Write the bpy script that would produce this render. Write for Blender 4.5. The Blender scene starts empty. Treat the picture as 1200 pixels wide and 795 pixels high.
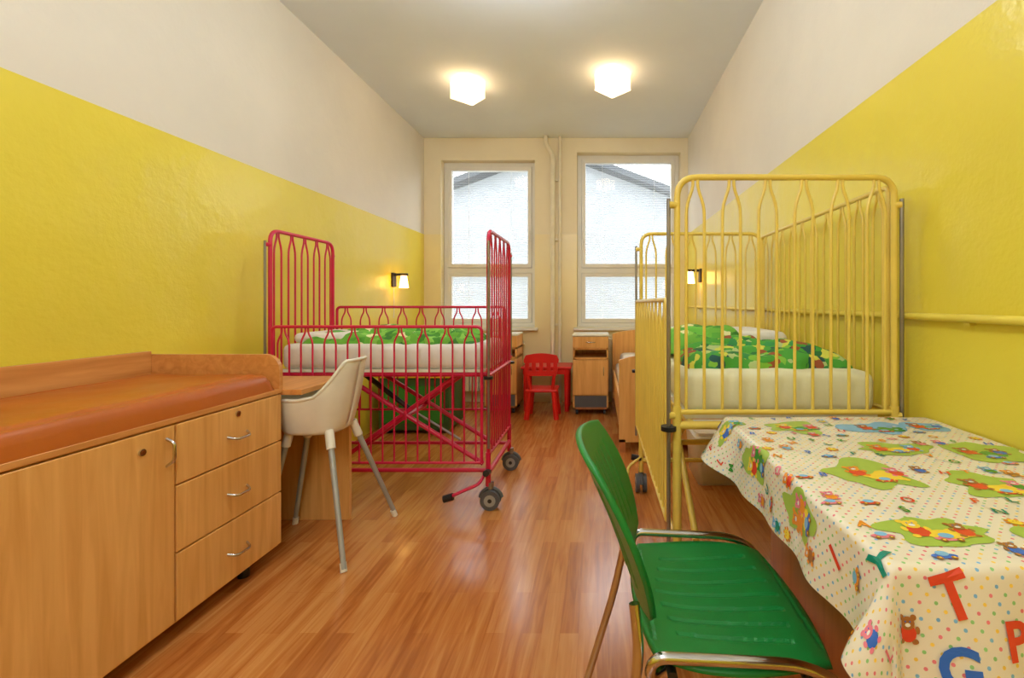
import bpy, bmesh, math, random
from mathutils import Vector, Matrix, noise
random.seed(7)
S=bpy.context.scene
def lin(c):
    return tuple(((v/255)/12.92 if v/255<=0.04045 else ((v/255+0.055)/1.055)**2.4) for v in c)
# ------------------------------------------------------------ materials
def newmat(name):
    m=bpy.data.materials.new(name); m.use_nodes=True
    nt=m.node_tree; b=nt.nodes['Principled BSDF']
    return m,nt,b
def mat(name,c,rough=0.5,metal=0.0,var=0.06,nscale=8,bump=0.0,bscale=60,coat=0.0,emit=None,es=0,trans=0):
    m,nt,b=newmat(name); c=lin(c); N=nt.nodes; L=nt.links
    tc=N.new('ShaderNodeTexCoord')
    no=N.new('ShaderNodeTexNoise'); no.inputs['Scale'].default_value=nscale; no.inputs['Detail'].default_value=3
    L.new(tc.outputs['Object'],no.inputs['Vector'])
    r=N.new('ShaderNodeValToRGB')
    r.color_ramp.elements[0].position=.3; r.color_ramp.elements[1].position=.7
    r.color_ramp.elements[0].color=(*[v*(1-var) for v in c],1); r.color_ramp.elements[1].color=(*[min(1,v*(1+var)) for v in c],1)
    L.new(no.outputs['Fac'],r.inputs['Fac']); L.new(r.outputs['Color'],b.inputs['Base Color'])
    b.inputs['Roughness'].default_value=rough; b.inputs['Metallic'].default_value=metal
    b.inputs['Coat Weight'].default_value=coat
    if trans: b.inputs['Transmission Weight'].default_value=trans
    if bump:
        n2=N.new('ShaderNodeTexNoise'); n2.inputs['Scale'].default_value=bscale; n2.inputs['Detail'].default_value=4
        L.new(tc.outputs['Object'],n2.inputs['Vector'])
        bp=N.new('ShaderNodeBump'); bp.inputs['Strength'].default_value=bump; bp.inputs['Distance'].default_value=.01
        L.new(n2.outputs['Fac'],bp.inputs['Height']); L.new(bp.outputs['Normal'],b.inputs['Normal'])
    if emit:
        b.inputs['Emission Color'].default_value=(*lin(emit),1); b.inputs['Emission Strength'].default_value=es
    return m
def wood(name,c1,c2,scale=(18,18,1.2),rough=.35):
    m,nt,b=newmat(name); N=nt.nodes; L=nt.links
    g=N.new('ShaderNodeNewGeometry'); mp=N.new('ShaderNodeMapping'); mp.inputs['Scale'].default_value=scale
    L.new(g.outputs['Position'],mp.inputs['Vector'])
    no=N.new('ShaderNodeTexNoise'); no.inputs['Scale'].default_value=1.6; no.inputs['Detail'].default_value=7; no.inputs['Distortion'].default_value=.8
    L.new(mp.outputs['Vector'],no.inputs['Vector'])
    r=N.new('ShaderNodeValToRGB'); r.color_ramp.elements[0].position=.3; r.color_ramp.elements[1].position=.68
    r.color_ramp.elements[0].color=(*lin(c1),1); r.color_ramp.elements[1].color=(*lin(c2),1)
    L.new(no.outputs['Fac'],r.inputs['Fac']); L.new(r.outputs['Color'],b.inputs['Base Color'])
    b.inputs['Roughness'].default_value=rough
    return m
def wallmat(name,low,high,zs=1.98,amp=.5):
    m,nt,b=newmat(name); N=nt.nodes; L=nt.links
    g=N.new('ShaderNodeNewGeometry'); sp=N.new('ShaderNodeSeparateXYZ'); L.new(g.outputs['Position'],sp.inputs[0])
    gt=N.new('ShaderNodeMath'); gt.operation='GREATER_THAN'; gt.inputs[1].default_value=zs; L.new(sp.outputs['Z'],gt.inputs[0])
    no=N.new('ShaderNodeTexNoise'); no.inputs['Scale'].default_value=1.3; no.inputs['Detail'].default_value=5
    L.new(g.outputs['Position'],no.inputs['Vector'])
    mx=N.new('ShaderNodeMix'); mx.data_type='RGBA'
    mx.inputs['A'].default_value=(*lin(low),1); mx.inputs['B'].default_value=(*lin(high),1)
    L.new(gt.outputs[0],mx.inputs['Factor'])
    hs=N.new('ShaderNodeHueSaturation'); mr=N.new('ShaderNodeMapRange'); mr.inputs[1].default_value=.3; mr.inputs[2].default_value=.7; mr.inputs[3].default_value=.92; mr.inputs[4].default_value=1.02
    L.new(no.outputs['Fac'],mr.inputs[0]); L.new(mr.outputs[0],hs.inputs['Value']); L.new(mx.outputs['Result'],hs.inputs['Color'])
    L.new(hs.outputs['Color'],b.inputs['Base Color'])
    rr=N.new('ShaderNodeMapRange'); rr.inputs[3].default_value=.28; rr.inputs[4].default_value=.55; L.new(gt.outputs[0],rr.inputs[0]); L.new(rr.outputs[0],b.inputs['Roughness'])
    n2=N.new('ShaderNodeTexNoise'); n2.inputs['Scale'].default_value=4.5; n2.inputs['Detail'].default_value=5; L.new(g.outputs['Position'],n2.inputs['Vector'])
    n3=N.new('ShaderNodeTexNoise'); n3.inputs['Scale'].default_value=70; n3.inputs['Detail'].default_value=2; L.new(g.outputs['Position'],n3.inputs['Vector'])
    ma=N.new('ShaderNodeMath'); ma.operation='MULTIPLY_ADD'; ma.inputs[1].default_value=.07; L.new(n3.outputs['Fac'],ma.inputs[0]); L.new(n2.outputs['Fac'],ma.inputs[2])
    bp=N.new('ShaderNodeBump'); bp.inputs['Strength'].default_value=amp; bp.inputs['Distance'].default_value=.02
    L.new(ma.outputs[0],bp.inputs['Height']); L.new(bp.outputs['Normal'],b.inputs['Normal'])
    return m
M={}
M['wall']=wallmat('painted_wall',(242,222,74),(236,228,212))
M['wallb']=wallmat('cream_wall',(250,234,182),(248,236,204),amp=.15)
M['ceil']=mat('ceiling_paint',(234,240,243),.8,var=.02,nscale=2)
M['beech']=wood('beech_laminate',(224,160,82),(246,190,112))
M['beechd']=wood('beech_dark',(176,104,52),(200,128,70))
M['edge']=wood('beech_top',(206,134,66),(230,162,92),scale=(18,1.5,18))
M['pinkred']=mat('crimson_enamel',(214,18,72),.3,coat=.3)
M['yel']=mat('yellow_enamel',(236,206,92),.35,coat=.3)
M['chrome']=mat('chrome',(205,205,205),.15,metal=1.0,var=.02)
M['steel']=mat('steel_post',(150,145,140),.35,metal=.8)
M['black']=mat('black_plastic',(28,28,30),.4)
M['grey']=mat('grey_rubber',(92,94,96),.5)
M['lgrey']=mat('light_grey_metal',(170,172,165),.35,metal=.2)
M['white']=mat('white_plastic',(240,236,218),.3)
M['pvc']=mat('window_pvc',(238,236,228),.35,var=.02)
M['sheet']=mat('white_sheet',(236,232,224),.85,bump=.5,bscale=14)
M['sheety']=mat('cream_sheet',(230,226,190),.85,bump=.6,bscale=12)
M['leather']=mat('orange_leatherette',(186,96,30),.33,bump=.22,bscale=9,var=.06,nscale=5)
M['green']=mat('green_plastic',(18,132,54),.33,bump=.12,bscale=400)
M['red']=mat('red_plastic',(226,34,28),.35)
M['greenbox']=mat('green_box',(60,100,52),.5)
M['pipe']=mat('pipe_enamel',(240,232,206),.4)
M['ypipe']=mat('yellow_pipe',(238,216,84),.4)
M['rad']=mat('radiator_enamel',(236,226,200),.4)
M['lamp']=mat('lamp_glass',(255,244,228),.4,emit=(255,214,160),es=5.5)
M['fill_sphere']=mat('fill_emission',(250,250,250),.4,emit=(240,248,255),es=31)  # cool-white emission of the added fill spheres
M['bulb']=mat('bulb_glow',(255,220,170),.4,emit=(255,186,100),es=14)
M['bin']=mat('translucent_white_box',(246,246,242),.4)
M['brass']=mat('brass_lock',(150,90,40),.3,metal=.8)
M['facade']=mat('house_facade',(138,144,148),.9)
M['roof']=mat('house_roof',(62,68,74),.8)
M['ground']=mat('outside_ground',(150,155,150),.9)
# slats
def slat():
    m,nt,b=newmat('blind_slat'); N=nt.nodes; L=nt.links
    out=N['Material Output']; t=N.new('ShaderNodeBsdfTranslucent'); t.inputs[0].default_value=(.7,.72,.73,1)
    mx=N.new('ShaderNodeMixShader'); mx.inputs[0].default_value=.4
    b.inputs['Base Color'].default_value=(.7,.72,.73,1)
    L.new(b.outputs[0],mx.inputs[1]); L.new(t.outputs[0],mx.inputs[2]); L.new(mx.outputs[0],out.inputs[0]); return m
M['slat']=slat()
def glass():
    m,nt,b=newmat('window_glass'); N=nt.nodes; L=nt.links
    out=N['Material Output']; g=N.new('ShaderNodeBsdfGlossy'); g.inputs['Roughness'].default_value=.02
    tr=N.new('ShaderNodeBsdfTransparent'); mx=N.new('ShaderNodeMixShader'); mx.inputs[0].default_value=.06
    L.new(tr.outputs[0],mx.inputs[1]); L.new(g.outputs[0],mx.inputs[2]); L.new(mx.outputs[0],out.inputs[0]); return m
M['glass']=glass()
def floor_mat():
    m,nt,b=newmat('laminate_floor'); N=nt.nodes; L=nt.links
    g=N.new('ShaderNodeNewGeometry'); sp=N.new('ShaderNodeSeparateXYZ'); L.new(g.outputs['Position'],sp.inputs[0])
    cb=N.new('ShaderNodeCombineXYZ'); L.new(sp.outputs['Y'],cb.inputs[0]); L.new(sp.outputs['X'],cb.inputs[1])
    br=N.new('ShaderNodeTexBrick'); br.offset=.37; br.inputs['Scale'].default_value=1
    br.inputs['Brick Width'].default_value=.62; br.inputs['Row Height'].default_value=.066; br.inputs['Mortar Size'].default_value=.0008; br.inputs['Mortar Smooth'].default_value=.3
    br.inputs['Color1'].default_value=(0,0,0,1); br.inputs['Color2'].default_value=(1,1,1,1); br.inputs['Mortar'].default_value=(.1,.1,.1,1)
    L.new(cb.outputs[0],br.inputs['Vector'])
    mp=N.new('ShaderNodeMapping'); mp.inputs['Scale'].default_value=(22,1.6,1); L.new(g.outputs['Position'],mp.inputs['Vector'])
    no=N.new('ShaderNodeTexNoise'); no.inputs['Scale'].default_value=1.7; no.inputs['Detail'].default_value=8; no.inputs['Distortion'].default_value=1.0; L.new(mp.outputs[0],no.inputs['Vector'])
    ma=N.new('ShaderNodeMath'); ma.operation='MULTIPLY_ADD'; ma.inputs[1].default_value=.3; L.new(br.outputs['Color'],ma.inputs[0]); L.new(no.outputs['Fac'],ma.inputs[2])
    r=N.new('ShaderNodeValToRGB'); e=r.color_ramp.elements
    e[0].position=.35; e[0].color=(*lin((166,92,38)),1); e[1].position=.95; e[1].color=(*lin((218,152,84)),1)
    x=e.new(.62); x.color=(*lin((196,120,56)),1)
    L.new(ma.outputs[0],r.inputs['Fac']); L.new(r.outputs['Color'],b.inputs['Base Color'])
    b.inputs['Roughness'].default_value=.22; b.inputs['Coat Weight'].default_value=.3; b.inputs['Coat Roughness'].default_value=.15
    return m
M['floor']=floor_mat()
def duvet(name,base,cols,sc=22):
    m,nt,b=newmat(name); N=nt.nodes; L=nt.links
    tc=N.new('ShaderNodeTexCoord'); no=N.new('ShaderNodeTexNoise'); no.inputs['Scale'].default_value=12; L.new(tc.outputs['Object'],no.inputs['Vector'])
    vm=N.new('ShaderNodeVectorMath'); vm.operation='MULTIPLY_ADD'; vm.inputs[1].default_value=(.1,.1,.1); L.new(no.outputs['Color'],vm.inputs[0]); L.new(tc.outputs['Object'],vm.inputs[2])
    v=N.new('ShaderNodeTexVoronoi'); v.inputs['Scale'].default_value=sc; L.new(vm.outputs[0],v.inputs['Vector'])
    sp=N.new('ShaderNodeSeparateColor'); L.new(v.outputs['Color'],sp.inputs[0])
    r=N.new('ShaderNodeValToRGB'); r.color_ramp.interpolation='CONSTANT'; e=r.color_ramp.elements
    e[0].position=0; e[0].color=(*lin(base),1); e[1].position=.45; e[1].color=(*lin(cols[0]),1)
    for i,c in enumerate(cols[1:]):
        x=e.new(.45+.55*(i+1)/len(cols)); x.color=(*lin(c),1)
    L.new(sp.outputs[0],r.inputs['Fac']); L.new(r.outputs['Color'],b.inputs['Base Color']); b.inputs['Roughness'].default_value=.85
    return m
M['duvr']=duvet('green_duvet_print',(110,180,60),[(144,206,84),(76,150,48),(240,236,180),(92,168,58),(112,190,64),(60,130,50)])
M['duvy']=duvet('jungle_duvet_print',(74,160,54),[(130,190,60),(46,116,56),(214,214,80),(160,84,50),(56,146,76),(36,86,80),(180,200,130)],30)
def cloth_mat():
    m,nt,b=newmat('tablecloth_dots'); N=nt.nodes; L=nt.links
    uv=N.new('ShaderNodeUVMap'); mp=N.new('ShaderNodeMapping'); mp.inputs['Rotation'].default_value=(0,0,.78); L.new(uv.outputs[0],mp.inputs['Vector'])
    v=N.new('ShaderNodeTexVoronoi'); v.voronoi_dimensions='2D'; v.inputs['Scale'].default_value=66; v.inputs['Randomness'].default_value=0; L.new(mp.outputs[0],v.inputs['Vector'])
    lt=N.new('ShaderNodeMath'); lt.operation='LESS_THAN'; lt.inputs[1].default_value=.17; L.new(v.outputs['Distance'],lt.inputs[0])
    sp=N.new('ShaderNodeSeparateColor'); L.new(v.outputs['Color'],sp.inputs[0])
    r=N.new('ShaderNodeValToRGB'); r.color_ramp.interpolation='CONSTANT'; e=r.color_ramp.elements
    e[0].position=0; e[0].color=(*lin((238,130,140)),1); e[1].position=.25; e[1].color=(*lin((250,210,90)),1)
    for p,c in ((.5,(130,186,228)),(.75,(150,206,130))):
        x=e.new(p); x.color=(*lin(c),1)
    L.new(sp.outputs[0],r.inputs['Fac'])
    mx=N.new('ShaderNodeMix'); mx.data_type='RGBA'; mx.inputs['A'].default_value=(*lin((238,228,206)),1)
    L.new(lt.outputs[0],mx.inputs['Factor']); L.new(r.outputs['Color'],mx.inputs['B']); L.new(mx.outputs['Result'],b.inputs['Base Color'])
    b.inputs['Roughness'].default_value=.2
    return m
M['cloth']=cloth_mat()
for n,c in dict(p_green=(166,196,84),p_dgreen=(60,150,60),p_blue=(50,110,210),p_lblue=(130,190,230),p_red=(226,72,50),p_or=(240,150,50),p_yel=(250,215,70),p_pink=(236,130,150),p_brown=(170,110,60),p_teal=(20,140,120),p_white=(245,240,230)).items():
    M[n]=mat('print_'+n[2:],c,.25,var=.04,nscale=40)
# ------------------------------------------------------------ mesh builder
class MB:
    def __init__(s): s.v=[];s.f=[];s.m=[];s.sm=[];s.mats=[]
    def mi(s,k):
        if k not in s.mats: s.mats.append(k)
        return s.mats.index(k)
    def add(s,vs,fs,k,smooth=False):
        o=len(s.v); s.v+= [tuple(p) for p in vs]; i=s.mi(k)
        for f in fs: s.f.append([o+q for q in f]); s.m.append(i); s.sm.append(smooth)
    def box(s,x0,x1,y0,y1,z0,z1,k,bev=0.0):
        bm=bmesh.new(); bmesh.ops.create_cube(bm,size=1)
        for v in bm.verts: v.co=Vector(((x0+x1)/2+v.co.x*(x1-x0),(y0+y1)/2+v.co.y*(y1-y0),(z0+z1)/2+v.co.z*(z1-z0)))
        if bev: bmesh.ops.bevel(bm,geom=bm.edges[:],offset=bev,segments=3,profile=.5,affect='EDGES')
        bm.verts.index_update()
        s.add([v.co.copy() for v in bm.verts],[[v.index for v in f.verts] for f in bm.faces],k,bev>.012); bm.free()
    def tube(s,pts,r,k,n=10,closed=False,r2=None):
        P=[Vector(p) for p in pts]; N=len(P); vs=[];fs=[]
        up=None
        for i,p in enumerate(P):
            if closed: t=(P[(i+1)%N]-P[i-1])
            else: t=P[min(i+1,N-1)]-P[max(i-1,0)]
            t.normalize()
            if up is None:
                up=Vector((0,0,1)) if abs(t.z)<.9 else Vector((1,0,0))
            a=(up-t*up.dot(t)).normalized(); b=t.cross(a); up=a
            rr=r if r2 is None else r+(r2-r)*i/(N-1)
            for j in range(n):
                w=2*math.pi*j/n; vs.append(p+a*math.cos(w)*rr+b*math.sin(w)*rr)
        for i in range(N if closed else N-1):
            for j in range(n):
                i2=(i+1)%N
                fs.append([i*n+j,i*n+(j+1)%n,i2*n+(j+1)%n,i2*n+j])
        s.add(vs,fs,k,True)
        if not closed:
            s.add(vs[:n],[list(range(n))[::-1]],k); s.add(vs[-n:],[list(range(n))],k)
    def cyl(s,p0,p1,r,k,n=20,r2=None): s.tube([p0,p1],r,k,n,r2=r2)
    def prism(s,poly,axis,a0,a1,k,smooth=False):
        n=len(poly)
        def mk(p,a):
            return {'x':(a,p[0],p[1]),'y':(p[0],a,p[1]),'z':(p[0],p[1],a)}[axis]
        vs=[mk(p,a0) for p in poly]+[mk(p,a1) for p in poly]
        fs=[[i,(i+1)%n,n+(i+1)%n,n+i] for i in range(n)]
        s.add(vs,fs,k,smooth); s.add(vs,[list(range(n))[::-1],list(range(n,2*n))],k)
    def grid(s,fn,nu,nv,k,smooth=True):
        vs=[fn(i/(nu-1),j/(nv-1)) for i in range(nu) for j in range(nv)]
        fs=[[i*nv+j,(i+1)*nv+j,(i+1)*nv+j+1,i*nv+j+1] for i in range(nu-1) for j in range(nv-1)]
        s.add(vs,fs,k,smooth)
    def make(s,name,parent=None,fix=True):
        me=bpy.data.meshes.new(name); me.from_pydata(s.v,[],s.f)
        for k in s.mats: me.materials.append(M[k])
        me.polygons.foreach_set('material_index',s.m); me.polygons.foreach_set('use_smooth',s.sm)
        if fix:
            bm=bmesh.new(); bm.from_mesh(me); bmesh.ops.recalc_face_normals(bm,faces=bm.faces); bm.to_mesh(me); bm.free()
        me.update()
        o=bpy.data.objects.new(name,me); S.collection.objects.link(o)
        if parent: o.parent=parent
        return o
def empty(name):
    o=bpy.data.objects.new(name,None); S.collection.objects.link(o); o.empty_display_size=.1; return o
def fillet(pts,r,seg=6):
    P=[Vector(p) for p in pts]; out=[P[0]]
    for i in range(1,len(P)-1):
        a,b,c=P[i-1],P[i],P[i+1]; u=(a-b);v=(c-b); rr=min(r,u.length*.49,v.length*.49)
        s=b+u.normalized()*rr; e=b+v.normalized()*rr
        for j in range(seg+1):
            t=j/seg; out.append(s*(1-t)**2+b*2*t*(1-t)+e*t*t)
    out.append(P[-1]); return out
def sbox(name,parent,*a,**k):
    mb=MB(); mb.box(*a,**k); return mb.make(name,parent)
# ------------------------------------------------------------ room
XL,XR,YB,YF,ZC=-2.05,1.07,5.45,-1.6,3.12
sbox('floor',None,XL-.2,XR+.2,YF-.2,YB+.3,-.1,0,'floor')
sbox('ceiling',None,XL-.2,XR+.2,YF-.2,YB+.3,ZC,ZC+.1,'ceil')
sbox('wall_left',None,XL-.2,XL,YF-.2,YB+.3,0,ZC,'wall')
sbox('wall_right',None,XR,XR+.2,YF-.2,YB+.3,0,ZC,'wall')
sbox('wall_rear',None,XL,XR,YF-.2,YF,0,ZC,'wall')
W=[(-1.85,-.74,.88,2.86),(-.24,.985,.88,2.95)]
mb=MB()
def wb(x0,x1,z0,z1): mb.box(x0,x1,YB,YB+.3,z0,z1,'wallb')
wb(XL,W[0][0],0,ZC); wb(W[0][1],W[1][0],0,ZC); wb(W[1][1],XR,0,ZC)
for w in W: wb(w[0],w[1],0,w[2]); wb(w[0],w[1],w[3],ZC)
mb.make('wall_back')
for i,w in enumerate(W):
    e=empty(f'window_{i+1}'); x0,x1,z0,z1=w; y0,y1=5.56,5.63; zt=1.56
    mb=MB(); f=.05
    mb.box(x0+.001,x0+f,y0,y1,z0+.001,z1-.001,'pvc',.005); mb.box(x1-f,x1-.001,y0,y1,z0+.001,z1-.001,'pvc',.005)
    mb.box(x0+f-.004,x1-f+.004,y0+.001,y1-.001,z1-f,z1-.001,'pvc',.004); mb.box(x0+f-.004,x1-f+.004,y0+.001,y1-.001,z0+.001,z0+f,'pvc',.004); mb.box(x0+f-.004,x1-f+.004,y0+.001,y1-.001,zt-.03,zt+.03,'pvc',.004)
    for a,b in ((z0+f+.003,zt-.033),(zt+.033,z1-f-.003)):
        q=.045; X0=x0+f+.003;X1=x1-f-.003;ys=y0-.015
        mb.box(X0,X0+q,ys,y1-.01,a,b,'pvc',.006); mb.box(X1-q,X1,ys,y1-.01,a,b,'pvc',.006)
        mb.box(X0+q-.004,X1-q+.004,ys+.001,y1-.011,a,a+q,'pvc',.004); mb.box(X0+q-.004,X1-q+.004,ys+.001,y1-.011,b-q,b,'pvc',.004)
    hx=x1-f-.035 if i==0 else x0+f+.012
    mb.box(hx,hx+.022,y0-.05,y0-.013,zt+.35,zt+.47,'pvc',.006)
    mb.make('frame',e)
    mb=MB(); mb.box(x0+f,x1-f,y1-.03,y1-.025,z0+f,z1-f,'glass'); mb.make('pane',e)
    mb=MB()
    for a,b in ((z0+f+.055,zt-.085),(zt+.085,z1-f-.055)):
        z=a
        while z<b:
            mb.add([(x0+.1,5.556,z-.005),(x1-.1,5.556,z-.005),(x1-.1,5.574,z+.005),(x0+.1,5.574,z+.005)],[[0,1,2,3]],'slat'); z+=.021
        for xx in (x0+.3,x1-.3): mb.box(xx,xx+.003,5.553,5.555,a,b,'pvc')
    mb.make('blind_slats',e,fix=False)
    mb=MB(); mb.box(x0-.04,x1+.03 if i else x1+.04,5.37,5.448,.845,.875,'pvc',.006); mb.box(x0,x1,5.44,5.56,.881,.888,'pvc'); mb.make('sill',e)
# radiators
def radiator(x0,x1):
    mb=MB(); n=int((x1-x0)/.055)
    for i in range(n):
        x=x0+i*.055; mb.box(x,x+.045,5.33,5.42,.14,.76,'rad',.012)
    mb.cyl((x0,5.375,.2),(x1,5.375,.2),.018,'rad'); mb.cyl((x0,5.375,.7),(x1,5.375,.7),.018,'rad')
    for xx in (x0+.1,x1-.15): mb.box(xx,xx+.03,5.36,5.4495,.0,.16,'rad')
    return mb.make('radiator')
radiator(-1.75,-.85); radiator(-.15,.8)
mb=MB()
mb.tube(fillet([(-.60,5.38,ZC),(-.60,5.38,ZC-.10),(-.52,5.38,ZC-.22),(-.52,5.38,0)],.06),.026,'pipe')
mb.tube([(-.44,5.40,ZC),(-.44,5.40,0)],.018,'pipe')
for z in (.9,1.9,2.6): mb.box(-.55,-.42,5.40,5.448,z,z+.025,'pipe')
mb.make('heating_pipe')
mb=MB(); mb.cyl((XR-.018,-1.55,1.125),(XR-.018,5.4,1.125),.012,'ypipe',10)
for y in (.4,1.3,2.4,3.6,4.8): mb.box(XR-.02,XR,y,y+.02,1.105,1.125,'ypipe')
mb.make('wall_pipe')
# door behind the camera
e=empty('door_1'); mb=MB(); mb.box(-.9,0,YF,YF+.04,0,2.0,'beech',.005); mb.box(-.97,-.9,YF,YF+.06,0,2.07,'white'); mb.box(0,.07,YF,YF+.06,0,2.07,'white'); mb.box(-.97,.07,YF,YF+.06,2.0,2.07,'white')
mb.tube(fillet([(-.08,YF+.04,1.02),(-.08,YF+.09,1.02),(-.2,YF+.09,1.02)],.02),.009,'chrome'); mb.make('leaf_and_frame',e)
# ceiling lamps
def ceil_lamp(x,y):
    e=empty('ceiling_lamp'); R=.155
    mb=MB(); mb.prism([(x+R,y),(x,y+R),(x-R,y),(x,y-R)],'z',ZC-.15,ZC-.015,'lamp'); o=mb.make('glass_shade',e)
    b=o.modifiers.new('b','BEVEL'); b.width=.012; b.segments=3
    mb=MB(); q=.12; mb.prism([(x+q,y),(x,y+q),(x-q,y),(x,y-q)],'z',ZC-.016,ZC,'white'); mb.make('base_plate',e)
for p in ((-1.14,4.05),(.13,3.9)): ceil_lamp(*p)
def fill_sphere(x,y,z,r=.15):  # added glowing sphere on a stem, brightens ceiling and walls
    e=empty('added_fill_light'); bm=bmesh.new(); bmesh.ops.create_icosphere(bm,subdivisions=3,radius=r,matrix=Matrix.Translation((x,y,z)))
    me=bpy.data.meshes.new('fill_emitter'); bm.to_mesh(me); bm.free(); me.materials.append(M['fill_sphere'])
    for p in me.polygons: p.use_smooth=True
    o=bpy.data.objects.new('fill_emitter',me); S.collection.objects.link(o); o.parent=e
    mb=MB(); mb.cyl((x,y,z+r-.01),(x,y,ZC-.02),.008,'white',8); mb.cyl((x,y,ZC-.02),(x,y,ZC),.05,'white'); mb.cyl((x,y,z+r-.015),(x,y,z+r+.04),.035,'white'); mb.make('fill_stem',e)
fill_sphere(-.5,2.3,2.86,.14); fill_sphere(-.5,.3,2.6); fill_sphere(-.5,-1.0,2.6)  # three added fill lights, above the frame and behind the camera
# ------------------------------------------------------------ changing table
e=empty('changing_table'); xf=-1.462; y0,y1=.55,2.11
mb=MB(); mb.box(XL+.005,xf+.0,y0,y1,.06,.77,'beech',.002); mb.make('carcass',e)
mb=MB(); mb.box(XL+.005,xf+.018,y0,y1+.005,.758,.778,'edge',.003); mb.make('worktop',e)
mb=MB()
mb.box(xf,xf+.018,y0,1.575,.075,.752,'beech',.003); 
zs=[(.545,.752),(.312,.539),(.075,.306)]
for a,b in zs: mb.box(xf,xf+.018,1.583,y1-.004,a,b,'beech',.003)
mb.make('door_and_drawers',e)
mb=MB()
for a,b in zs:
    zc=(a+b)/2-.005; yc=1.85
    mb.tube(fillet([(xf+.015,yc-.05,zc),(xf+.045,yc-.035,zc-.012),(xf+.045,yc+.035,zc-.012),(xf+.015,yc+.05,zc)],.025),.005,'chrome')
mb.tube(fillet([(xf+.015,1.545,.715),(xf+.045,1.545,.70),(xf+.045,1.545,.64),(xf+.015,1.545,.62)],.03),.005,'chrome')
mb.make('handles',e)
mb=MB()
for p in ((1.85,.725),(1.46,.695)): mb.cyl((xf+.016,*p),(xf+.023,*p),.011,'chrome'); mb.cyl((xf+.023,*p),(xf+.025,*p),.007,'brass')
mb.make('locks',e)
mb=MB()
for y in (.7,1.35,1.97):
    for x in (xf-.05,XL+.1): mb.cyl((x,y,0),(x,y,.062),.022,'black')
mb.make('feet',e)
def railprof(x0,x1,z0,z1,r=.07):
    P=[(x0,z0),(x1,z0)]
    for j in range(9):
        a=j/8*math.pi/2; P.append((x1-r+r*math.cos(a),z1-r+r*math.sin(a)))
    P.append((x0,z1)); return P
mb=MB(); mb.prism(railprof(XL+.005,xf+.018,.778,.935),'y',y1-.018,y1+.005,'edge'); mb.prism(railprof(XL+.005,xf+.018,.778,.935),'y',y0,y0+.02,'edge')
mb.box(XL+.005,XL+.027,y0+.02,y1-.018,.778,.95,'edge',.002)
mb.make('rails',e)
def pad(u,v):
    x=XL+.03+u*(xf+.016-XL-.03); y=y0+.025+v*(y1-.045-y0-.025)
    du=min(u,1-u)*.55; dv=min(v,1-v)*1.5
    z=.778+.078*(1-math.exp(-du/.010))*(1-math.exp(-dv/.010))+.006*noise.noise(Vector((x*7,y*5,0)))*min(1,du*20)-.012*math.exp(-((du-.05)/.012)**2)
    return (x,y,z)
mb=MB(); mb.grid(pad,90,120,'leather'); o=mb.make('padded_mat',e,fix=False)
# ------------------------------------------------------------ desk
e=empty('desk'); mb=MB()
mb.box(XL+.005,-1.36,2.118,2.52,.745,.77,'edge',.003); mb.box(XL+.005,-1.335,2.48,2.505,0,.745,'beech',.002); mb.box(XL+.01,XL+.03,2.12,2.48,.3,.745,'beechd')
mb.make('desk_body',e)
# ------------------------------------------------------------ high chair
e=empty('high_chair'); cx,cy=-1.385,2.295
def shell(u,v):
    a=u*2*math.pi; t=v
    c,s=math.cos(a),math.sin(a)
    q=lambda w:(abs(w)**.65)*(1 if w>0 else -1)
    k=max(0,c)**1.2; rim=.715+.175*min(1,k*1.3)
    if t<.35:
        g=t/.35; rx=.125*g; z=.545
    else:
        g=(t-.35)/.65; rx=.125+.045*g**.8; z=.545+(rim-.545)*g**1.15
    X=cx+q(c)*rx*1.02+ (.03*g if t>.35 and c>0 else 0); Y=cy+q(s)*rx*(.95 - (.18*max(0,(z-.72)/.17) ))
    return (X,Y,z)
mb=MB(); mb.grid(shell,65,22,'white'); o=mb.make('seat_shell',e,fix=False)
so=o.modifiers.new('s','SOLIDIFY'); so.thickness=.008; so.offset=0
mb=MB(); mb.tube([shell(i/64,1) for i in range(64)],.009,'white',8,closed=True); mb.make('rim',e)
mb=MB()
for (a,b) in (((-1.28,2.20),(-1.10,2.0)),((-1.27,2.39),(-1.11,2.53)),((-1.48,2.37),(-1.60,2.44)),((-1.48,2.22),(-1.60,2.18))):
    mb.cyl((a[0],a[1],.56),(b[0],b[1],.012),.014,'lgrey',12,r2=.011); 
    d=Vector((b[0]-a[0],b[1]-a[1],0)); mb.cyl((b[0],b[1],0),(b[0]-d.x*.06,b[1]-d.y*.06,.035),.014,'white',12)
    mb.cyl((a[0],a[1],.56),(a[0]+d.x*.14,a[1]+d.y*.14,.48),.02,'white',12)
mb.make('legs',e)
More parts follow.
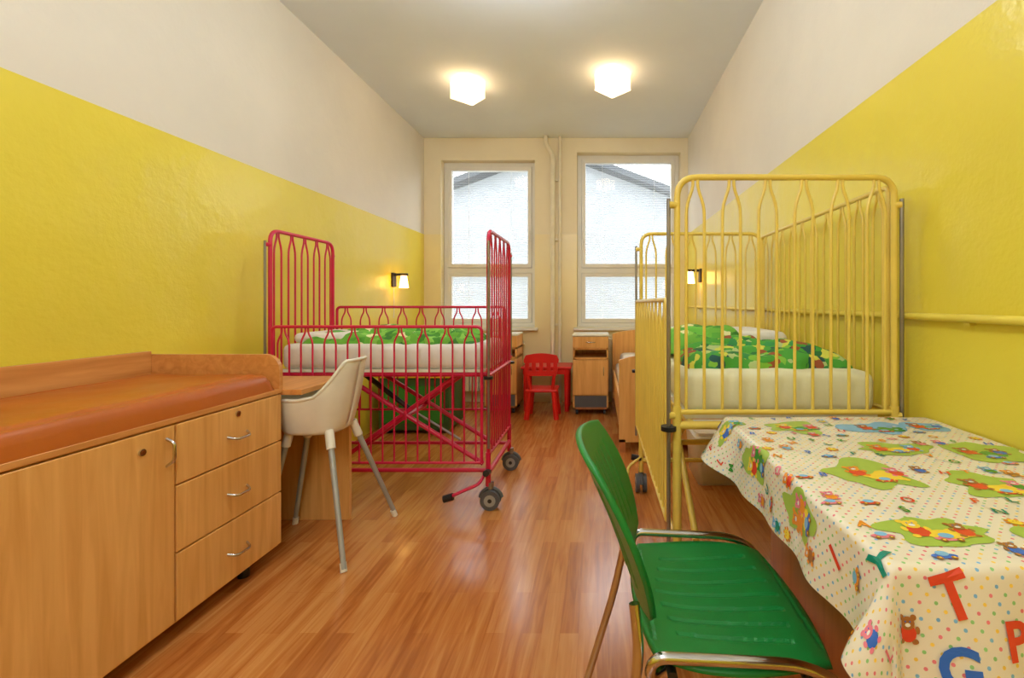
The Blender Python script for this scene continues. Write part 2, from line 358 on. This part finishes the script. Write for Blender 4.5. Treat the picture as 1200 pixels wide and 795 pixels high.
# ------------------------------------------------------------ cots
def cot(name,org,el,ew,L,Wd,col,low,high,endz,zt=1.59,sheet='sheet',mech=True):
    e=empty(name); O=Vector(org); el=Vector(el); ew=Vector(ew)
    def T(l,w,z): p=O+el*l+ew*w; return (p.x,p.y,z)
    def panel(mb,f,Ln,z0,z1,r=.011,rb=.0055,crn=.07,arch=.10):
        mb.tube(fillet([f(0,z0),f(0,z1),f(Ln,z1),f(Ln,z0)],crn,7),r,col,10)
        mb.cyl(f(0,z0),f(Ln,z0),r*.85,col,10)
        k=max(2,round(Ln/.125)); p=Ln/k
        for i in range(k):
            c=(i+.5)*p
            for sgn in (-1,1):
                mb.tube(fillet([f(c+sgn*p/4,z0),f(c+sgn*p/4,z1-arch),f(c+sgn*.008,z1-.035),f(c+sgn*.008,z1)],.03,3),rb,col,8)
    mb=MB()
    panel(mb,lambda s,z:T(0,s,z),Wd,endz,zt); panel(mb,lambda s,z:T(L,s,z),Wd,endz,zt)
    mb.make('end_panels',e)
    mb=MB(); panel(mb,lambda s,z:T(.03+s,-.03,z),L-.06,low[0],low[1],r=.009,rb=.005,crn=.03,arch=.08); mb.make('drop_side_lowered',e)
    mb=MB(); panel(mb,lambda s,z:T(.03+s,Wd+.0,z),L-.06,high[0],high[1],r=.009,rb=.005,crn=.03,arch=.08); mb.make('drop_side_raised',e)
    mb=MB()
    for l,lo in ((0,-.028),(L,.028)):
        for w,wo in ((0,-.03),(Wd,.02)):
            mb.cyl(T(l+lo*.3,w+wo,.35 if w==0 else .78),T(l+lo*.3,w+wo,1.52),.007,'steel',10)
            mb.cyl(T(l+lo*.3,w+wo,.74),T(l+lo*.3,w+wo,.755),.026,'black',18)
            mb.cyl(T(l,w,1.5),T(l+lo*.3,w+wo,1.5),.012,col,10)
            mb.cyl(T(l,w,.79),T(l+lo*.3,w+wo,.79),.012,col,10)
    mb.make('guide_posts',e)
    mb=MB()
    for l in (0,L):
        for w in (0,Wd): mb.cyl(T(l,w,.13),T(l,w,endz+.02),.015,col,12)
        mb.cyl(T(l,0,.20),T(l,Wd,.20),.014,col,10)
        mb.cyl(T(l,0,.755),T(l,Wd,.755),.014,col,10)
    for w in (.05,Wd-.05):
        mb.cyl(T(0,w,.755),T(L,w,.755),.014,col,10)
        mb.cyl(T(0,w,.20),T(L,w,.20),.012,col,10)
    for w in (.13,Wd-.13):
        mb.cyl(T(.32,w,.75),T(L-.06,w,.21),.014,col,10); mb.cyl(T(L-.2,w,.75),T(.3,w,.21),.014,col,10)
    for l in (.35,.6,L-.2): mb.cyl(T(l,.05,.75),T(l,Wd-.05,.75),.01,col,8)
    mb.cyl(T((L+.1)/2+.03,.13,.48),T((L+.1)/2+.03,Wd-.13,.48),.014,col,10)
    mb.cyl(T(.35,Wd/2,.74),T(.66,Wd/2,.5),.016,'black',12); mb.cyl(T(.66,Wd/2,.5),T(L-.25,Wd/2,.3),.008,'steel',10)
    mb.tube(fillet([T(L,.02,.24),T(L-.03,-.08,.17),T(L-.16,-.10,.12),T(L-.2,-.1,.10)],.03),.009,col,8)
    mb.cyl(T(L-.22,-.10,.095),T(L-.17,-.10,.11),.02,'black',12)
    mb.cyl(T(L,0,.21),T(L+.0,-.06,.22),.018,'black',12)
    mb.make('undercarriage',e)
    mb=MB()
    for l,sg in ((0,-1),(L,1)):
        for w in (0,Wd):
            c=Vector(T(l,w,.055))+el*sg*.015; n=ew
            for o in (-.022,.022):
                mb.cyl(c+n*(o-.011),c+n*(o+.011),.055,'grey',24); mb.cyl(c+n*(o-.0125),c+n*(o+.0125),.033,'lgrey',20); mb.cyl(c+n*(o-.0135),c+n*(o+.0135),.012,'black',12)
            mb.cyl(c-n*.03,c+n*.03,.008,'steel',10)
            p=[]
            for j in range(9):
                a=math.pi*(.05+.9*j/8); p.append(c+el*math.cos(a)*.062+Vector((0,0,math.sin(a)*.062)))
            mb.tube(p,.011,'grey',8)
            mb.cyl((c.x,c.y,.11),(c.x,c.y,.15),.017,'steel',12)
    mb.make('casters',e)
    mb=MB(); A=Vector(T(.035,.035,0)); B=Vector(T(L-.035,Wd-.035,0))
    mb.box(A.x,B.x,A.y,B.y,.785,.93,sheet,.035); o=mb.make('mattress',e)
    mb=MB(); mb.box(A.x,B.x,A.y,B.y,.769,.786,'white'); mb.make('mattress_base',e)
    return e
red=cot('hospital_cot',(-1.86,2.62,0),(1,0,0),(0,1,0),1.24,.62,'pinkred',(.27,1.035),(.42,1.14),.30,zt=1.585)
yel=cot('hospital_cot.001',(.27,1.56,0),(0,1,0),(1,0,0),1.28,.735,'yel',(.42,1.18),(.80,1.57),.80,zt=1.595,sheet='sheety')
def blanket(name,parent,x0,x1,y0,y1,zb,h,k,seed,fold=6):
    def top(u,v):
        x=x0+u*(x1-x0); y=y0+v*(y1-y0)
        eu=1-abs(2*u-1)**5; ev=1-abs(2*v-1)**4
        n=noise.noise(Vector((x*5+seed,y*5,seed))); n2=noise.noise(Vector((x*13,y*13+seed,1)))
        rid=abs(math.sin(fold*(x*.8+y*1.3)+3*n))
        z=zb+h*(eu*ev)**.45*(.55+.32*rid+.3*n+.14*n2)
        return (x+.03*n*ev,y+.03*n2*eu,max(zb,z))
    mb=MB(); mb.grid(top,90,70,k); return mb.make(name,parent,fix=False)
blanket('duvet',red,-1.74,-.72,2.69,3.18,.925,.10,'duvr',3.1,fold=10)
mb=MB(); mb.box(-1.8,-1.5,2.72,3.15,.93,.99,'sheet',.028); mb.make('pillow',red)
blanket('duvet',yel,.33,.94,1.68,2.2,.925,.10,'duvy',9.3,fold=14)
mb=MB(); mb.box(.33,.93,2.22,2.75,.93,1.03,'sheet',.04); mb.make('pillow',yel)
blanket('folded_blanket',yel,.31,.66,2.0,2.55,.95,.12,'duvr',5.3,fold=11)
# ------------------------------------------------------------ plastic storage box by the yellow cot
mb=MB()
def rr(x0,x1,y0,y1,r=.03):
    P=[]
    for cxx,cyy,a0 in ((x1-r,y1-r,0),(x0+r,y1-r,1),(x0+r,y0+r,2),(x1-r,y0+r,3)):
        for j in range(5):
            a=(a0+j/4)*math.pi/2; P.append((cxx+r*math.cos(a),cyy+r*math.sin(a)))
    return P
yy0=2.93
a=rr(.65,.98,yy0+.02,yy0+.35); b=rr(.63,1.0,yy0,yy0+.38); n=len(a)
mb.add([(p[0],p[1],0) for p in a]+[(p[0],p[1],.30) for p in b],[[i,(i+1)%n,n+(i+1)%n,n+i] for i in range(n)]+[list(range(n))],'bin',True)
mb.prism(rr(.62,1.01,yy0-.01,yy0+.39),'z',.29,.31,'bin'); mb.prism(rr(.64,.99,yy0+.01,yy0+.37),'z',.31,.335,'bin')
mb.make('storage_box')
# ------------------------------------------------------------ table with tablecloth
e=empty('table'); mb=MB()
mb.box(.43,1.055,.67,1.485,.772,.796,'beech',.003); mb.box(.535,.555,.75,1.42,0,.772,'beechd',.002); mb.box(.555,1.04,1.38,1.40,.0,.772,'beechd',.002); mb.box(.555,1.04,.76,.78,.0,.772,'beechd',.002)
mb.make('table_frame',e)
ax0,ax1,by0,by1,zt=.42,1.06,.655,1.49,.80
def cloth(a,b,off=0):
    dx=max(0,ax0-a); dn=max(0,by0-b); df=max(0,b-by1); px=max(a,ax0); py=min(max(b,by0),by1)
    dy=dn-df; d=math.hypot(dx,dy)
    rip=.002*noise.noise(Vector((a*9,b*9,0)))
    if d<1e-6: return Vector((px,py,zt+rip+off))
    ux,uy=-dx/d,-dy/d
    lf=dx/d
    fr=max(0,min(1,(b-1.2)/.3)); fr=fr*fr*(3-2*fr)
    nr=max(0,min(1,(.8-b)/.15))
    th=math.radians(88-lf*(3+27*fr+6*nr)-(8 if dn>0 else 0) - 2.5*lf*math.sin(b*23))
    r=.012
    if d<r*th: an=d/r; out=r*math.sin(an); dr=r*(1-math.cos(an)); nn=an
    else: out=r*math.sin(th)+(d-r*th)*math.cos(th); dr=r*(1-math.cos(th))+(d-r*th)*math.sin(th); nn=th
    g=min(1,d/.15)
    wv=.008*g*(math.sin(b*31+1) if lf>.5 else 0)+.012*g*(math.sin(a*27) if (dn>0) else 0)
    out+=wv+off*math.sin(nn)
    return Vector((px+ux*out,py+uy*out,zt-dr+rip+off*math.cos(nn)))
A0,B0,B1=ax0-.15,by0-.30,by1+.14
na,nb=110,150
vs=[];uvs=[];fs=[]
for i in range(na):
    for j in range(nb):
        a=A0+(ax1-A0)*i/(na-1); b=B0+(B1-B0)*j/(nb-1); vs.append(cloth(a,b)); uvs.append((a,b))
for i in range(na-1):
    for j in range(nb-1): fs.append((i*nb+j,(i+1)*nb+j,(i+1)*nb+j+1,i*nb+j+1))
me=bpy.data.meshes.new('tablecloth'); me.from_pydata(vs,[],fs); uvl=me.uv_layers.new(name='UVMap')
for lp in me.loops: uvl.data[lp.index].uv=uvs[lp.vertex_index]
me.materials.append(M['cloth']); me.polygons.foreach_set('use_smooth',[True]*len(fs))
o=bpy.data.objects.new('tablecloth',me); S.collection.objects.link(o); o.parent=e
pr=MB()
def blob(a,b,ra,rb,k,off=.0012,wob=0,rot=0,seed=0,n=28,rings=5):
    vs=[cloth(a,b,off)];fs=[]
    for q in range(1,rings+1):
        for j in range(n):
            w=2*math.pi*j/n; rad=(q/rings)*(1+wob*noise.noise(Vector((math.cos(w)*1.6+seed,math.sin(w)*1.6,seed)))*1.8)
            x=math.cos(w)*ra*rad; y=math.sin(w)*rb*rad
            aa=a+x*math.cos(rot)-y*math.sin(rot); bb=b+x*math.sin(rot)+y*math.cos(rot)
            aa=min(ax1,max(A0,aa)); vs.append(cloth(aa,bb,off))
    for j in range(n): fs.append([0,1+j,1+(j+1)%n])
    for q in range(rings-1):
        for j in range(n):
            o=1+q*n; fs.append([o+j,o+n+j,o+n+(j+1)%n,o+(j+1)%n])
    pr.add(vs,fs,k,True)
def letter(ch,a,b,size,k,rot=0,off=.0022):
    cu=bpy.data.curves.new('t','FONT'); cu.body=ch; cu.size=size*1.35; cu.align_x='CENTER'; cu.align_y='CENTER'; cu.offset=size*.04; cu.resolution_u=4
    ob=bpy.data.objects.new('t',cu); S.collection.objects.link(ob); bpy.context.view_layer.update()
    dg=bpy.context.evaluated_depsgraph_get(); m=ob.evaluated_get(dg).to_mesh()
    bm=bmesh.new(); bm.from_mesh(m); bmesh.ops.triangulate(bm,faces=bm.faces); bmesh.ops.subdivide_edges(bm,edges=bm.edges,cuts=1)
    bm.verts.index_update()
    V=[]
    for v in bm.verts:
        x,y=v.co.x,v.co.y; aa=a+x*math.cos(rot)-y*math.sin(rot); bb=b+x*math.sin(rot)+y*math.cos(rot); V.append(cloth(min(ax1,aa),bb,off))
    pr.add(V,[[v.index for v in f.verts] for f in bm.faces],k)
    bm.free(); bpy.data.objects.remove(ob); bpy.data.curves.remove(cu)
def sun(a,b,r):
    for j in range(8):
        w=j*math.pi/4; blob(a+math.cos(w)*r*.8,b+math.sin(w)*r*.8,r*.25,r*.25,'p_or',.0012,n=8,rings=1)
    blob(a,b,r*.65,r*.65,'p_yel',.002,n=14,rings=2); blob(a-r*.2,b+r*.1,r*.08,r*.08,'p_brown',.003,n=6,rings=1); blob(a+r*.2,b+r*.1,r*.08,r*.08,'p_brown',.003,n=6,rings=1)
def bear(a,b,r,k1,k2):
    blob(a,b-r*.9,r*.75,r*.8,k2,.002,n=14,rings=2); 
    for s in (-1,1): blob(a+s*r*.55,b+r*.5,r*.28,r*.28,k1,.002,n=10,rings=1); blob(a+s*r*.6,b-r*1.6,r*.3,r*.25,k1,.002,n=10,rings=1); blob(a+s*r*.85,b-r*.6,r*.22,r*.35,k1,.002,n=10,rings=1)
    blob(a,b,r*.62,r*.6,k1,.0026,n=14,rings=2); blob(a,b-r*.15,r*.25,r*.18,'p_white',.0032,n=8,rings=1)
    for s in (-1,1): blob(a+s*r*.2,b+r*.15,r*.07,r*.09,'p_blue',.0032,n=6,rings=1)
def car(a,b,r,k):
    blob(a,b,r*1.3,r*.45,k,.0018,n=16,rings=2); blob(a,b+r*.4,r*.65,r*.45,'p_lblue',.0022,n=14,rings=2)
    for s in (-1,1): blob(a+s*r*.7,b-r*.4,r*.3,r*.3,'p_brown',.0026,n=10,rings=1); blob(a+s*r*.7,b-r*.4,r*.13,r*.13,'p_yel',.0032,n=8,rings=1)
cols=['p_red','p_blue','p_or','p_dgreen','p_pink','p_teal','p_yel','p_lblue','p_brown']
patches=[(.60,1.00,.09,.075),(.59,1.37,.085,.06),(.80,.93,.09,.06),(.83,1.36,.10,.06),(.55,.75,.08,.05),(.95,1.14,.08,.07),(.75,1.17,.09,.05),(.97,.78,.08,.06),(.76,.72,.09,.05),(.375,1.18,.04,.08),(.36,.92,.04,.07),(.98,1.38,.06,.05),(.40,1.42,.05,.04)]
for i,(a,b,ra,rb) in enumerate(patches):
    blob(a,b,ra,rb,'p_green' if i%4!=3 else 'p_lblue',.0010,wob=.35,seed=i*3.7,n=40,rings=12)
    blob(a+ra*.2,b-rb*.3,ra*.5,rb*.3,'p_dgreen' if i%2 else 'p_yel',.0018,wob=.4,seed=i*2.1,n=24,rings=5)
    bear(a-ra*.4,b+rb*.25,.022,random.choice(['p_brown','p_or','p_yel']),random.choice(cols[:3])); bear(a+ra*.5,b+rb*.15,.019,random.choice(['p_brown','p_pink','p_lblue']),random.choice(cols[:4]))
    car(a,b-rb*.6,.018,random.choice(['p_red','p_or','p_blue','p_pink']))
letter('T',.492,by0-.045,.06,'p_red',.25); letter('G',.487,by0-.135,.055,'p_blue'); letter('Y',.405,.665,.045,'p_teal',-.4); letter('I',.35,.78,.04,'p_red',-.7)
letter('P',.57,by0-.10,.05,'p_red'); letter('S',.65,by0-.06,.05,'p_dgreen')
pl=[]
tries=0
while len(pl)<150 and tries<9000:
    tries+=1
    a=random.uniform(A0+.02,ax1-.03); b=random.uniform(B0+.03,B1-.05)
    if any(math.hypot((a-p[0])/(p[2]+.012),(b-p[1])/(p[3]+.012))<1 for p in patches): continue
    if any(math.hypot(a-p[0],b-p[1])<.037 for p in pl): continue
    if any(math.hypot(a-p[0],b-p[1])<.06 for p in ((.492,by0-.045),(.487,by0-.135),(.405,.665),(.35,.78),(.57,by0-.1),(.65,by0-.06))): continue
    pl.append((a,b)); t=random.random()
    if t<.45: letter(random.choice('ABCDEFGHKLMNOPRSTUVZ'),a,b,.022,random.choice(cols[:6]),random.uniform(-.5,.5))
    elif t<.58: sun(a,b,.015)
    elif t<.76: car(a,b,.015,random.choice(['p_red','p_or','p_blue','p_pink','p_teal']))
    else: bear(a,b,.015,random.choice(['p_brown','p_or','p_lblue','p_pink']),random.choice(cols))
pr.make('printed_pattern',e,fix=False)
# ------------------------------------------------------------ green chair
e=empty('stacking_chair')
cx0,cx1,cyc,hw=.10,.495,1.15,.235
def seat(u,v):
    s=2*u-1;t=2*v-1
    X=s*math.sqrt(1-.28*t*t); Y=t*math.sqrt(1-.28*s*s)*1.0
    x=(cx0+cx1)/2+X*(cx1-cx0)/2*1.08; y=cyc+Y*hw*1.08
    z=.452-.014*(1-Y*Y)*(1-X*X)+.018*max(0,-X)**3-.03*max(0,X-.55)**2/.2
    for k in range(-3,4):
        yy=k*.052*(1+.12*X)
        dd=abs((y-cyc)-yy)
        if abs(X)<.72-.05*abs(k) and dd<.0065: z-=.0045
    if abs(abs(X)-.84)<.02 and abs(Y)<.7: z-=.003
    em=1-max(abs(s),abs(t)); z-=.012*math.exp(-em/.02)
    return (x,y,z)
mb=MB(); mb.grid(seat,110,170,'green'); o=mb.make('seat',e,fix=False); so=o.modifiers.new('s','SOLIDIFY'); so.thickness=.014; so.offset=-1
def back(u,v):
    s=2*u-1;t=2*v-1
    Y=s*math.sqrt(1-.3*t*t); Z=t*math.sqrt(1-.25*s*s)
    x=.033-.072*Z*.95+.045*Y*Y-.012*Z*Z; y=cyc+Y*.245; z=.672+Z*.175
    for k in range(-4,5):
        if abs(Y-k*.17)<.018 and abs(Z)<.6: x-=.003
    return (x,y,z)
mb=MB(); mb.grid(back,110,50,'green'); o=mb.make('backrest',e,fix=False); so=o.modifiers.new('s','SOLIDIFY'); so.thickness=.014; so.offset=0
mb=MB()
for s in (-1,1):
    y=cyc+s*.235
    mb.tube(fillet([(.15,cyc+s*.19,.425),(.10,y,.42),(.11,y+s*.012,.475),(.40,y+s*.014,.462),(.485,y+s*.012,.42),(.512,y+s*.01,.0)],.045,7),.011,'chrome',12)
    mb.tube(fillet([(.075,y-s*.02,.56),(.085,y,.46),(.05,y,.3),(-.04,y+s*.01,0)],.06),.011,'chrome',12)
    mb.cyl((.512,y+s*.01,0),(.512,y+s*.01,.02),.014,'black'); mb.cyl((-.04,y+s*.01,0),(-.037,y+s*.01,.02),.014,'black')
mb.cyl((.15,cyc-.235,.425),(.15,cyc+.235,.425),.010,'black'); mb.cyl((.42,cyc-.235,.42),(.42,cyc+.235,.42),.010,'black')
mb.make('tube_frame',e)
# ------------------------------------------------------------ bedside cabinets
def bedside(x0,x1,y0,y1):
    e=empty('bedside_cabinet'); mb=MB(); h=.84
    mb.box(x0,x0+.018,y0,y1,.06,h-.02,'beech'); mb.box(x1-.018,x1,y0,y1,.06,h-.02,'beech'); mb.box(x0,x1,y1-.015,y1,.06,h-.02,'beech')
    mb.box(x0-.008,x1+.008,y0-.01,y1,h-.02,h,'white',.004); mb.box(x0,x1,y0,y1,.2,.218,'beech'); mb.box(x0,x1,y0,y1,.58,.598,'beech'); mb.box(x0,x1,y0,y1,.68,.698,'beech')
    mb.box(x0,x1,y0,y1,.06,.08,'beechd')
    mb.make('carcass',e)
    mb=MB(); mb.box(x0+.003,x1-.003,y0-.016,y0,.70,.815,'beech',.003); mb.box(x0+.003,x1-.003,y0-.016,y0,.21,.575,'beech',.003); mb.box(x0+.02,x1-.02,y0-.006,y0+.01,.082,.20,'grey'); mb.make('drawer_and_door',e)
    mb=MB(); xc=(x0+x1)/2
    mb.tube(fillet([(xc-.05,y0-.014,.76),(xc-.04,y0-.035,.76),(xc+.04,y0-.035,.76),(xc+.05,y0-.014,.76)],.02),.004,'chrome')
    mb.tube(fillet([(x1-.05,y0-.014,.50),(x1-.05,y0-.035,.49),(x1-.05,y0-.035,.42),(x1-.05,y0-.014,.41)],.02),.004,'chrome')
    for x in (x0+.04,x1-.04):
        for y in (y0+.04,y1-.04): mb.cyl((x-.012,y,.025),(x+.012,y,.025),.025,'black'); mb.cyl((x,y,.03),(x,y,.062),.008,'steel')
    mb.make('hardware',e)
bedside(-.255,.115,4.80,5.2)
bedside(-1.19,-.85,4.86,5.25)
# ------------------------------------------------------------ red children's chair and table
e=empty('childrens_chair'); mb=MB(); x,y=-.56,4.60
mb.box(x-.16,x+.16,y,y+.28,.27,.30,'red',.014)
for sx in (-1,1):
    for yy,sp in ((y+.03,-.02),(y+.25,.02)): mb.tube([(x+sx*.12,yy,.28),(x+sx*.15,yy+sp,0)],.024,'red',14,r2=.028)
    mb.tube([(x+sx*.11,y+.02,.29),(x+sx*.13,y-.0,.46)],.017,'red',12)
P=[]
for i in range(13):
    t=i/12; P.append((x-.155+.31*t,.645+.02*math.sin(math.pi*t)))
mb.prism([(x-.172,.57),(x+.172,.57),(x+.175,.60)]+P[::-1]+[(x-.175,.60)],'y',y-.012,y+.012,'red')
mb.prism([(x-.15,.44),(x+.15,.44),(x+.16,.49),(x-.16,.49)],'y',y-.012,y+.012,'red')
for t in (-.135,-.07,0,.07,.135): mb.box(x+t*1.05-.02,x+t*1.05+.02,y-.010,y+.010,.485,.575,'red')
mb.make('body',e)
e=empty('childrens_table'); mb=MB(); 
mb.box(-.82,-.28,4.93,5.28,.455,.485,'red',.012)
for xx in (-.77,-.33):
    for yy in (4.97,5.24): mb.tube([(xx,yy,.46),(xx,yy,0)],.03,'red',14,r2=.024)
mb.box(-.80,-.30,4.95,4.97,.40,.455,'red',.004)
mb.make('body',e)
# ------------------------------------------------------------ wooden bed on the right
e=empty('wooden_bed'); x0,x1,y0,y1=.17,.98,3.6,5.2
def board(h):
    return [(x0,.08),(x1,.08),(x1,h-.04)]+[(x1+(x0-x1)*t/10,h-.04+.05*math.sin(math.pi*t/10)**.6) for t in range(1,10)]+[(x0,h-.04)]
mb=MB(); mb.prism(board(.76),'y',y0,y0+.03,'beech'); mb.prism(board(.86),'y',y1-.03,y1,'beech')
mb.box(x0,x0+.025,y0+.03,y1-.03,.2,.42,'beech',.003); mb.box(x1-.025,x1,y0+.03,y1-.03,.2,.42,'beech',.003)
for xx in (x0,x1-.05):
    for yy in (y0,y1-.05): mb.box(xx,xx+.05,yy,yy+.05,0,.1,'beechd')
mb.box(x0+.025,x1-.025,y0+.03,y1-.03,.25,.3,'beechd'); mb.make('frame',e)
mb=MB(); mb.box(x0+.03,x1-.03,y0+.035,y1-.035,.3,.5,'sheet',.04); mb.box(x0+.08,x1-.1,y1-.45,y1-.06,.5,.62,'sheet',.05); mb.make('mattress_and_pillow',e)
# ------------------------------------------------------------ toy chest behind red cot
e=empty('toy_chest'); mb=MB(); mb.box(-1.95,-1.32,4.1,4.6,.03,.50,'greenbox',.01); mb.box(-1.97,-1.30,4.08,4.62,.50,.53,'p_yel',.008); mb.box(-1.9,-1.37,4.09,4.1,.1,.43,'p_dgreen'); 
for xx in (-1.9,-1.4):
    for yy in (4.14,4.54): mb.box(xx,xx+.04,yy,yy+.04,0,.03,'black')
mb.make('body',e)
# ------------------------------------------------------------ wall lamps
def wlamp(xw,y,z,s):
    e=empty('wall_lamp'); mb=MB()
    mb.box(min(xw,xw+s*.02),max(xw,xw+s*.02),y-.04,y+.04,z-.05,z+.09,'black',.004)
    mb.box(min(xw+s*.02,xw+s*.15),max(xw+s*.02,xw+s*.15),y-.012,y+.012,z+.06,z+.085,'black',.003)
    mb.tube(fillet([(xw+s*.01,y,z-.05),(xw+s*.012,y,z-.3),(xw+s*.008,y,z-.36)],.03),.004,'white',6)
    mb.make('bracket_and_cord',e)
    mb=MB(); mb.cyl((xw+s*.11,y,z-.06),(xw+s*.11,y,z+.06),.045,'bulb',20,r2=.028); mb.make('shade',e)
wlamp(XL,4.62,1.38,1); wlamp(XR,4.75,1.43,-1)
# ------------------------------------------------------------ outside
e=empty('neighbouring_house'); mb=MB(); ax,az,Y=-.9,4.15,9.2; sl=.37
mb.prism([(ax-5,-1),(ax+5,-1),(ax+5,az-5*sl),(ax,az),(ax-5,az-5*sl)],'y',Y,Y+4,'facade')
for s in (-1,1):
    mb.prism([(ax,az),(ax,az+.12),(ax+s*5.4,az+.12-5.4*sl),(ax+s*5.4,az-5.4*sl)],'y',Y-.35,Y+4.2,'roof')
mb.make('house_body',e)
sbox('outside_ground',None,-12,12,5.8,20,-1.1,-1,'ground')
# ------------------------------------------------------------ world / camera
w=bpy.data.worlds.new('World'); S.world=w; w.use_nodes=True
bg=w.node_tree.nodes['Background']; bg.inputs[0].default_value=(.92,.96,1,1); bg.inputs[1].default_value=5.5
cam=bpy.data.cameras.new('Camera'); co=bpy.data.objects.new('Camera',cam); S.collection.objects.link(co)
co.location=(0,0,1.17); co.rotation_euler=(math.pi/2,0,0); cam.sensor_width=36; cam.lens=36*540/1200
cam.shift_x=-100/1200; cam.shift_y=-42.5/1200; cam.clip_start=.05
S.camera=co
S.view_settings.view_transform='Standard'; S.view_settings.look='None'; S.view_settings.exposure=.12
